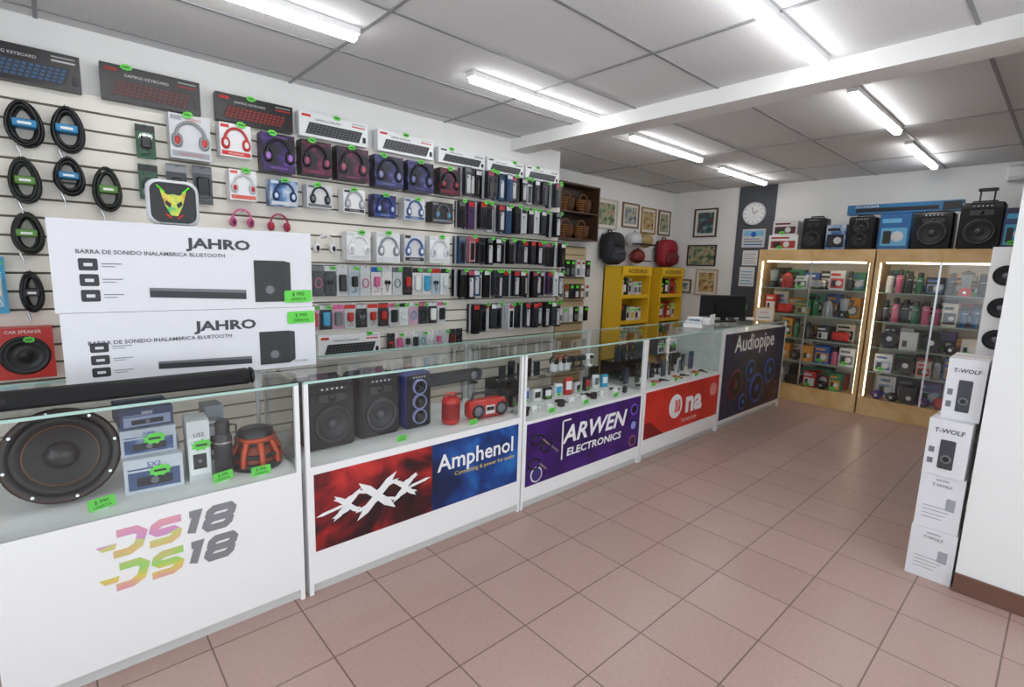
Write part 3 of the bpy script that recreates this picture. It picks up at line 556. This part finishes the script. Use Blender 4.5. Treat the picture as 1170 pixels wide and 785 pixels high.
# ------------------------------------------------------------ glass display cabinets (front X=6.3)
LED=mat('#fff0d8',.5,0,7.0)
CREAM=mat('#d6cebf',.5)
def cabinet(y0,y1):
    w=y1-y0; D=.5; m=B(); H=1.74
    m.box(-w/2,w/2,0,D,0,.17,WOOD); m.box(-w/2,w/2,0,D,H-.13,H,WOOD)
    m.box(-w/2,-w/2+.035,0,D,.17,H-.13,WOOD); m.box(w/2-.035,w/2,0,D,.17,H-.13,WOOD); m.box(-w/2+.035,w/2-.035,D-.02,D,.17,H-.13,CREAM)
    m.box(-w/2,w/2,-.012,0,.165,.185,WOOD); m.box(-.008,.008,.002,.01,.17,H-.13,CHROME)
    for z in (.47,.73,1.0,1.3): m.box(-w/2+.035,w/2-.035,.04,D-.02,z-.006,z,G); m.box(-w/2+.035,w/2-.035,.036,.04,z-.007,z+.001,GE)
    m.box(-w/2+.035,-.008,.006,.009,.185,H-.13,G); m.box(.008,w/2-.035,.012,.015,.185,H-.13,G)
    m.box(-w/2+.08,w/2-.08,.05,.075,H-.145,H-.13,LED)
    for sg in (-1,1): m.box(sg*(w/2-.04)-.004,sg*(w/2-.04)+.004,.03,.04,.2,H-.14,LED)
    m.done("glass_display_cabinet",(6.3,(y0+y1)/2,0),RX)
cabinet(1.42,2.58); cabinet(.36,1.405)
def kettle(x,y,z,h,c):
    m=B(); r=h*.33; m.lathe([(r*.95,0),(r,h*.06),(r*.9,h*.5),(r*.7,h*.78),(r*.4,h*.86),(r*.1,h*.9),(r*.1,h*.96),(0,h*.98)],(0,0,0),(0,0,1),c,20); m.tube([(r*.7,0,h*.78),(r*1.4,0,h*.8),(r*1.45,0,h*.4),(r*.95,0,h*.2)],r*.12,BLACK,6); m.cyl((-r*.7,0,h*.6),(-r*1.15,0,h*.78),r*.18,c,r*.1,8); m.done("electric_kettle",(x,y,z),RX)
def blender_(x,y,z,h,c):
    m=B(); r=h*.2; m.lathe([(r*1.1,0),(r*1.1,h*.08),(r*.8,h*.32)],(0,0,0),(0,0,1),c,20); m.lathe([(r*.7,h*.32),(r,h*.85)],(0,0,0),(0,0,1),mat('#8c969e',.15),18); m.lathe([(r*1.05,h*.85),(r*1.0,h*.92),(r*.4,h*.95),(r*.4,h),(0,h)],(0,0,0),(0,0,1),BLACK,18); m.tube([(r*.9,0,h*.8),(r*1.5,0,h*.78),(r*1.4,0,h*.45),(r*.8,0,h*.4)],r*.1,BLACK,6); m.lathe([(r*.25,0),(r*.25,.005)],(0,-r*1.0,h*.14),(0,-1,0),CHROME,10); m.done("kitchen_blender",(x,y,z),RX)
def pan(x,y,z,r,c):
    m=B(); m.lathe([(r,0),(r,.015),(r*.92,.02),(r*.8,.006),(0,.004)],(0,0,r),(0,-1,0),c,24); m.lathe([(r*.3,.006),(r*.3,.01)],(0,0,r),(0,-1,0),CHROME,18); m.box(-r*.4,r*.4,0,.05,0,.01,BLACK); m.box(-.01,.01,-.005,.01,r*1.9,r*2.2,BLACK); m.done("frying_pan",(x,y,z),RX)
def ball(x,y,z,r,mt):
    m=B(); m.ell((0,0,r*.85),r,r,r*.85,mt,20,12); m.lathe([(r*.6,0),(r*.5,r*.2)],(0,0,0),(0,0,1),BLACK,16); m.lathe([(r*.3,.0),(r*.25,.01)],(0,-r*.97,r*.85),(0,-1,0),CHROME,14); m.done("smart_speaker_ball",(x,y,z),RX)
def toaster(x,y,z,w,c):
    m=B(); h=w*.65; m.rbox(-w/2,w/2,0,w*.5,.008,h,c,.03); m.box(-w*.35,w*.35,w*.12,w*.18,h-.001,h+.001,BLACK); m.box(-w*.35,w*.35,w*.3,w*.36,h-.001,h+.001,BLACK); m.box(w*.5,w*.56,w*.2,w*.3,h*.6,h*.68,BLACK); m.lathe([(w*.06,0),(w*.05,.01)],(w*.3,-.001,h*.25),(0,-1,0),BLACK,12); m.box(-w*.4,w*.4,.02,w*.48,0,.01,BLACK); m.done("toaster",(x,y,z),RX)
def cbox(x,y,z,w,h,d,base,pan_,nm="appliance_box"):
    m=B(); m.box(-w/2,w/2,0,d,0,h,base); m.box(-w*.42,w*.42,-.001,0,h*.1,h*.6,pan_); m.box(-w*.42,w*.2,-.001,0,h*.74,h*.86,pan_); m.lathe([(min(w,h)*.2,0),(min(w,h)*.2,.003)],(w*.12,-.001,h*.36),(0,-1,0),LGB,14); m.rbox(-w*.34,-w*.08,-.003,-.001,h*.16,h*.52,DGREY,.006,.0005)
    if random.random()<.5: tag(m,-w*.1,-.006,h*.15,.07,.04)
    m.done(nm,(x,y,z),RX)
bc=[mat('#2b2d33'),mat('#b5362c'),LGB,mat('#2f7a55'),mat('#d4cdbe'),mat('#2a56a0'),mat('#1d1e22'),mat('#6a4a8a'),mat('#d08a2c'),mat('#1d1e22')]
bp_=[LGB,BLACK,BLB,GREY,mat('#c88a40'),DGREY,HR]
tc_=[mat('#1b1c20',.3),mat('#26282e',.3),mat('#8a8f96',.3,.6),mat('#9a2a26',.3),mat('#245a8a',.3),mat('#d0d0d0',.3),mat('#1c6a4a',.3),mat('#c05a80',.3)]
def fill(y0,y1,z,hmax,pat):
    y=y1-.03; i=0
    W={'t':.082,'k':.175,'b':.135,'p':.19,'s':.13,'o':.21}
    while True:
        k=pat[i%len(pat)]; i+=1
        w=U(.1,.17)+.012 if k=='x' else W[k]
        if y-w<y0: break
        if k=='t': thermos(6.44,y-.04,z,min(hmax,.25)*U(.85,1),.031,random.choice(tc_))
        elif k=='k': kettle(6.44,y-.085,z,min(hmax,.2),random.choice(tc_))
        elif k=='b': blender_(6.44,y-.062,z,min(hmax,.25),random.choice([LGB,HR,BLACK]))
        elif k=='p': pan(6.48,y-.095,z,min(hmax*.42,.088),random.choice([mat('#8a2a24'),BLACK,DGREY]))
        elif k=='s': ball(6.44,y-.065,z,.055,random.choice([BLACK,mat('#4a2a70'),DGREY]))
        elif k=='o': toaster(6.42,y-.1,z,.17,random.choice([BLACK,CHROME,HR]))
        else: cbox(6.42,y-w/2,z,w-.012,min(hmax,U(.14,.22)),.14,random.choice(bc),random.choice(bp_))
        y-=w
def backrow(y0,y1,z,hm):
    y=y1-.05
    while True:
        w=U(.1,.2)
        if y-w<y0+.04: break
        cbox(6.6,y-w/2,z,w,U(.6,1)*hm,.14,random.choice(bc),random.choice(bp_),"appliance_box"); y-=w+.01
for zz,hm,p1,p2 in ((1.301,.24,'bkxoxt','ttttxtb'),(1.001,.26,'xoxtkbx','ttttttxtt'),(.731,.23,'oxtkxox','pxpsxk'),(.471,.22,'xtxsxxt','xpxtxss'),(.171,.26,'xxoxsx','ssxsox')):
    fill(1.475,2.53,zz,hm,p1); fill(.415,1.36,zz,hm,p2); backrow(1.47,2.53,zz,hm); backrow(.41,1.36,zz,hm)
# ------------------------------------------------------------ on top of the cabinets
cbox(6.38,2.36,1.741,.32,.17,.3,WHITEG,mat('#a83a30'),"portable_speaker_box"); cbox(6.4,2.36,1.912,.27,.16,.25,mat('#d4cfcf'),mat('#5a2020'),"portable_speaker_box")
def pty(yc,w,h,z,lay,body=BLACK,nm="party_speaker"): 
    o=party(-w/2,w/2,0,0,h,.22,nm,body,lay=lay,ring=mat('#3a3c42')); o.location=(6.36,yc,z); o.rotation_euler=(0,0,RX); return o
pty(2.05,.22,.35,1.741,1); cbox(6.4,1.83,1.741,.19,.27,.2,BLB,BLACK,"portable_speaker_box"); pty(1.59,.24,.34,1.741,2)
cbox(6.4,1.31,1.741,.26,.36,.25,mat('#2a66a0'),mat('#6ab0d8'),"speaker_carton"); pty(1.0,.3,.35,1.741,1)
party_o=pty(.66,.3,.42,1.741,1,BLACK,"trolley_speaker")
m=B(); m.tube([(-.05,.2,-.2),(-.05,.2,.13),(.05,.2,.13),(.05,.2,-.2)],.008,BLACK,6); m.rbox(-.07,.07,.18,.22,.12,.15,BLACK,.01); m.done("handle",(0,0,.42)).parent=party_o
cbox(6.38,.42,1.741,.17,.36,.25,AB,CY,"speaker_carton")
m=B(); m.box(-.48,.48,0,.12,0,.1,mat('#2a6c9c')); m.box(-.4,.3,-.001,0,.02,.06,BLACK); m.box(.33,.47,-.001,0,.01,.09,BLACK); m.text("SOUNDBAR",.04,-.3,-.0015,.065,WHITE); m.done("soundbar_carton",(6.52,1.3,2.118),RX)
m=B(); m.rbox(-.07,.07,0,.12,0,.14,WHITE,.02); m.box(-.05,.05,-.002,0,.02,.04,LGB); m.done("wall_sensor_box",(6.88,.52,2.41),RX)
# ------------------------------------------------------------ wall decorations
def frame(name,loc,rz,w,h,mt,fr=None,matb=True):
    m=B(); fr=fr or mat('#9a7b4a'); t=.02
    m.box(-w/2,w/2,-.02,0,0,t,fr); m.box(-w/2,w/2,-.02,0,h-t,h,fr); m.box(-w/2,-w/2+t,-.02,0,t,h-t,fr); m.box(w/2-t,w/2,-.02,0,t,h-t,fr)
    m.box(-w/2+t,w/2-t,-.008,0,t,h-t,mat('#dcd8ce')); k=.035 if matb else .005
    m.box(-w/2+t+k,w/2-t-k,-.01,-.008,t+k,h-t-k,mt); m.done(name,loc,rz)
P1=art('paint1',['#243a2e','#5a745a','#b0aa88','#8a5238'],12); P2=art('paint2',['#203a5a','#5a7c98','#c0baa0','#6a5038'],12); P3=art('paint3',['#4a2a1c','#946a38','#c8b480','#3a5a3a'],13); P4=art('paint4',['#a8b8b8','#5a7878','#34424e','#8a4a3a'],11)
frame("framed_picture",(5.37,4.2,1.97),0,.5,.38,P1,mat('#c8bfb0')); frame("framed_picture",(5.92,4.2,2.02),0,.38,.33,P2,mat('#7a5a38'),); frame("framed_picture",(6.36,4.2,1.97),0,.36,.36,P3,mat('#a08048')); frame("framed_picture",(6.77,4.2,1.97),0,.32,.36,P1,mat('#7a5a38'))
frame("framed_picture",(7.0,3.66,1.95),RX,.35,.4,P4,mat('#4a3e32')); frame("framed_picture",(7.0,3.68,1.54),RX,.44,.3,P1,mat('#3e3028'),False); frame("framed_picture",(7.0,3.57,1.12),RX,.34,.38,P3,mat('#b8a890')); frame("framed_picture",(7.0,3.9,1.14),RX,.2,.2,P2,mat('#5a4a3a'))
m=B(); m.lathe([(.15,0),(.15,.02),(.135,.035),(.13,.02),(0,.02)],(0,0,0),(0,-1,0),mat('#c9ccd0',.3),36); m.lathe([(.13,.018),(.13,.022)],(0,0,0),(0,-1,0),WHITE,36)
for i in range(12):
    a=PI/6*i; m.cyl((.105*math.cos(a),-.024,.105*math.sin(a)),(.12*math.cos(a),-.024,.12*math.sin(a)),.004,BLACK,n=6)
m.cyl((0,-.025,0),(.05,-.025,.04),.004,BLACK,n=6); m.cyl((0,-.025,0),(-.03,-.025,.085),.003,BLACK,n=6); m.done("wall_clock",(6.985,2.98,2.24),RX)
m=B(); m.box(-.15,.15,-.004,0,0,.24,LGB); m.box(-.13,.13,-.005,-.004,.15,.22,mat('#7fb8d8')); m.lathe([(.035,0),(.035,.002)],(0,-.005,.17),(0,-1,0),BLUE,18); m.box(-.12,.12,-.005,-.004,.03,.045,BLUE); m.box(-.12,.12,-.005,-.004,.07,.085,GREY); m.box(-.12,.08,-.005,-.004,.105,.115,GREY); m.done("notice_poster",(6.985,2.96,1.8),RX)
m=B(); m.box(-.1,.1,-.003,0,0,.2,WHITE); [m.box(-.08,.08-.02*(i%2),-.004,-.003,.03+.03*i,.036+.03*i,GREY) for i in range(5)]; m.done("notice_paper",(6.985,2.98,1.56),RX)
m=B(); m.box(-.1,.1,-.003,0,0,.26,WHITE); [m.box(-.08,.08-.02*(i%2),-.004,-.003,.03+.04*i,.04+.04*i,CY) for i in range(5)]; m.done("notice_paper",(6.985,3.0,1.28),RX)
m=B(); z=.02
m.box(3.9,5.0,4.19,4.2,.0,1.72,SLD)
while z<1.66: m.box(3.9,5.0,4.17,4.19,z,z+.083,mat('#c8b490',.5)); z+=.094
m.done("accessory_slat_board",(0,0,0))
def prow(z0,z1,y,x0,x1,nm):
    m=B(); x=x0
    while x<x1-.05:
        c=random.choice([BLACK,DGREY,LGB,HR,mat('#7a5a3a'),WHITEG]); w=.07; m.cyl((x+w/2,0,z1-.01),(x+w/2,-.1,z1-.01),.003,CHROME,n=5); m.box(x,x+w,-.08,-.05,z0,z1,c); m.box(x+.01,x+w-.01,-.082,-.08,z0+.02,(z0+z1)/2,random.choice([LGB,BLACK,GREY])); m.box(x+.01,x+w-.01,-.082,-.08,z1-.05,z1-.02,random.choice([HR,GREEN,WHITE])); x+=.095
    m.done(nm,(0,y,0))
prow(1.35,1.55,4.17,4.45,4.98,"accessory_packs"); prow(1.08,1.26,4.17,4.45,4.98,"accessory_packs"); prow(.8,.98,4.17,4.45,4.98,"accessory_packs")
m=B(); DW=mat('#4a3526'); m.box(4.3,5.0,4.0,4.2,1.78,1.8,DW); m.box(4.3,4.32,4.0,4.2,1.8,2.4,DW); m.box(4.98,5.0,4.0,4.2,1.8,2.4,DW); m.box(4.3,5.0,4.0,4.2,2.4,2.42,DW); m.box(4.3,5.0,4.0,4.2,2.09,2.105,DW); m.box(4.32,4.98,4.18,4.2,1.8,2.4,mat('#2e2018')); m.done("wooden_display_shelf")
for (bx,bz) in ((4.5,1.8),(4.78,1.8),(4.5,2.105),(4.8,2.105)):
    m=B(); WK=mat('#8a5a30',.6)
    m.lathe([(.0,0),(.08,0),(.11,.06),(.1,.13),(.085,.15)],(0,0,0),(0,0,1),mat('#5a3a20',.8),18,True,1,.65)
    for k in range(6): m.tube([((.085+.03*math.sin(k/5*2.2))*math.cos(a),(.085+.03*math.sin(k/5*2.2))*math.sin(a)*.6,.012+.026*k) for a in [2*PI*j/18 for j in range(18)]],.01,WK,5,True)
    m.tube([(.08*math.cos(a),0,.13+.09*math.sin(a)) for a in [PI*i/10 for i in range(11)]],.008,WK,6)
    m.done("wicker_basket",(bx,4.09,bz+.002))
def rack(xc,w):
    m=B(); H=1.5; D=.3
    m.box(-w/2,-w/2+.03,-D,0,0,H,YEL); m.box(w/2-.03,w/2,-D,0,0,H,YEL); m.box(-w/2,w/2,-.02,0,0,H,mat('#c89c18')); m.box(-w/2,w/2,-D-.01,-D+.01,H-.12,H,YEL)
    m.text("ACCESORIOS",.07,0,-D-.0115,H-.085,BLACK,'CENTER',0,.001)
    for z in (.08,.42,.76,1.1): m.box(-w/2+.03,w/2-.03,-D,-.02,z,z+.015,YEL); m.box(-w/2+.03,w/2-.03,-D-.006,-D,z-.02,z+.03,YEL)
    m.done("yellow_display_rack",(xc,4.199,0))
    for z in (.0955,.4355,.7755,1.1155):
        mm=B(); x=-w/2+.04
        while x<w/2-.1:
            ww=U(.06,.09); h=U(.17,.24); c=random.choice([LGB,BLACK,WHITEG,mat('#a8a090'),HR,DGREY]); y=-.25+U(0,.05)
            mm.box(x,x+ww,y,y+.06,0,h,c); mm.box(x+.01,x+ww-.01,y-.001,y,h*.2,h*.6,random.choice([BLACK,GREY,YEL,WHITE])); mm.box(x+.01,x+ww-.01,y-.001,y,h*.75,h*.9,random.choice([HR,GREEN,DGREY])); x+=ww+.012
        mm.done("boxed_accessories",(xc,4.2,z))
rack(5.74,.66); rack(6.62,.6)
def backpack(x,z,c,c2,w=.36,h=.42):
    m=B(); m.ell((0,-.12,h*.5),w*.5,.1,h*.5,c,20,14,.6); m.ell((0,-.2,h*.3),w*.38,.06,h*.22,c2,18,12,.6); m.ell((0,-.19,h*.68),w*.34,.045,h*.14,c,18,10,.6)
    m.tube([(-.04,-.06,h*.97),(-.03,-.06,h*1.06),(.03,-.06,h*1.06),(.04,-.06,h*.97)],.01,BLACK,6); m.cyl((0,0,h*1.05),(0,-.08,h*1.05),.006,CHROME,n=6)
    for sg in (-1,1): m.tube([(sg*w*.3,-.03,h*.92),(sg*w*.52,-.05,h*.6),(sg*w*.5,-.06,h*.15)],.014,BLACK,6)
    m.tube([(w*.3*math.cos(a),-.262,h*.36+.02*math.sin(a)) for a in [PI*i/8 for i in range(9)]],.004,GREY,5); m.done("backpack",(x,4.199,z))
backpack(5.42,1.51,mat('#23252b',.7),mat('#33363e',.7)); backpack(6.72,1.51,mat('#98202a',.6),mat('#741a20',.6),.4,.4)
def cap(x,z,c,c2):
    m=B(); m.ell((0,-.12,.1),.12,.1,.1,c,18,12); m.rbox(-.1,.1,-.28,-.16,.03,.045,c2,.006,.004); m.cyl((0,0,.15),(0,-.14,.15),.005,CHROME,n=6); m.lathe([(.015,0),(.01,.01)],(0,-.12,.2),(0,0,1),c2,10); m.done("baseball_cap",(x,4.199,z))
cap(5.88,1.76,LGB,DGREY); cap(6.15,1.76,mat('#a89060'),BLACK); cap(5.98,1.54,mat('#7a2a24'),BLACK)
# ------------------------------------------------------------ stacked white cartons by the pier + tower
CB=mat('#dcdcdf',.45,0,0,.02)
def carton(x,y0,y1,z0,h,txt,rz=0,plain=False):
    w=y1-y0; m=B(); d=.27; m.box(-w/2,w/2,0,d,0,h,CB)
    if plain:
        m.text(txt,.02,0,-.0015,h*.8,GREY,'CENTER',.1,.0003); [m.box(-w*.35,w*(.1+.07*i),-.001,0,h*(.2+.07*i),h*(.215+.07*i),mat('#a0a2a8')) for i in range(4)]; m.rbox(w*.15,w*.35,-.002,0,h*.4,h*.62,mat('#9a9ca2'),.003,.0005)
        m.box(-w*.15,w*.15,-.001,0,h*.9,h*.93,mat('#a8aab0'))
    else:
        m.text(txt,w*.19,0,-.0015,h*.78,mat('#3a3f48'),'CENTER',.1,.0005); m.rbox(-w*.16,w*.2,-.003,-.0,h*.14,h*.66,mat('#3c3e44'),.006,.001); m.lathe([(w*.13,0),(w*.13,.002)],(w*.02,-.003,h*.32),(0,-1,0),GREY,18); m.lathe([(w*.08,0),(w*.08,.002)],(w*.02,-.005,h*.32),(0,-1,0),BLACK,18)
        m.box(-w*.42,-w*.28,-.001,0,h*.2,h*.3,GREY); m.box(-w*.42,-w*.28,-.001,0,h*.4,h*.5,GREY)
    m.box(-w/2,w/2,d*.45,d*.55,h,h+.0006,mat('#c8b48a')); m.done("speaker_carton",(x,(y0+y1)/2,z0),RX+rz)
carton(3.06,.21,.385,0,.255,"T-WOLF",0,True); carton(3.06,.215,.38,.256,.272,"T-WOLF",.02,True); carton(3.05,.225,.38,.529,.27,"T-WOLF",-.04); carton(3.1,.212,.35,.8,.29,"T-WOLF",.02)
m=B(); m.box(-.065,.065,0,.12,0,1.62,WHITE)
for z in (.2,.36,.52,.68,.84,1.0,1.16,1.32,1.48): driver(m,(0,-.001,z),(0,-1,0),.05,DGREY,BLACK,GREY,20)
m.done("speaker_display_tower",(3.5,.235,0),RX)
# ------------------------------------------------------------ world, camera
w=bpy.data.worlds.new("w"); S.world=w; w.use_nodes=True; nt=w.node_tree; bg=nt.nodes["Background"]
bg.inputs[0].default_value=(.86,.93,1,1); bg.inputs[1].default_value=3.0
cam=bpy.data.cameras.new("camera"); co=bpy.data.objects.new("camera",cam); S.collection.objects.link(co); S.camera=co
y,p,r,F=0.8337,0.1518,0.0311,575.85
f=Vector((math.cos(y)*math.cos(p),math.sin(y)*math.cos(p),-math.sin(p))); rt=Vector((math.sin(y),-math.cos(y),0)); up=rt.cross(f)
r2=rt*math.cos(r)+up*math.sin(r); u2=-rt*math.sin(r)+up*math.cos(r)
M=Matrix((r2,u2,-f)).transposed().to_4x4(); M.translation=(0,0,1.45); co.matrix_world=M
cam.sensor_width=36; cam.lens=36*F/1170; cam.clip_start=.05
S.view_settings.view_transform='Standard'
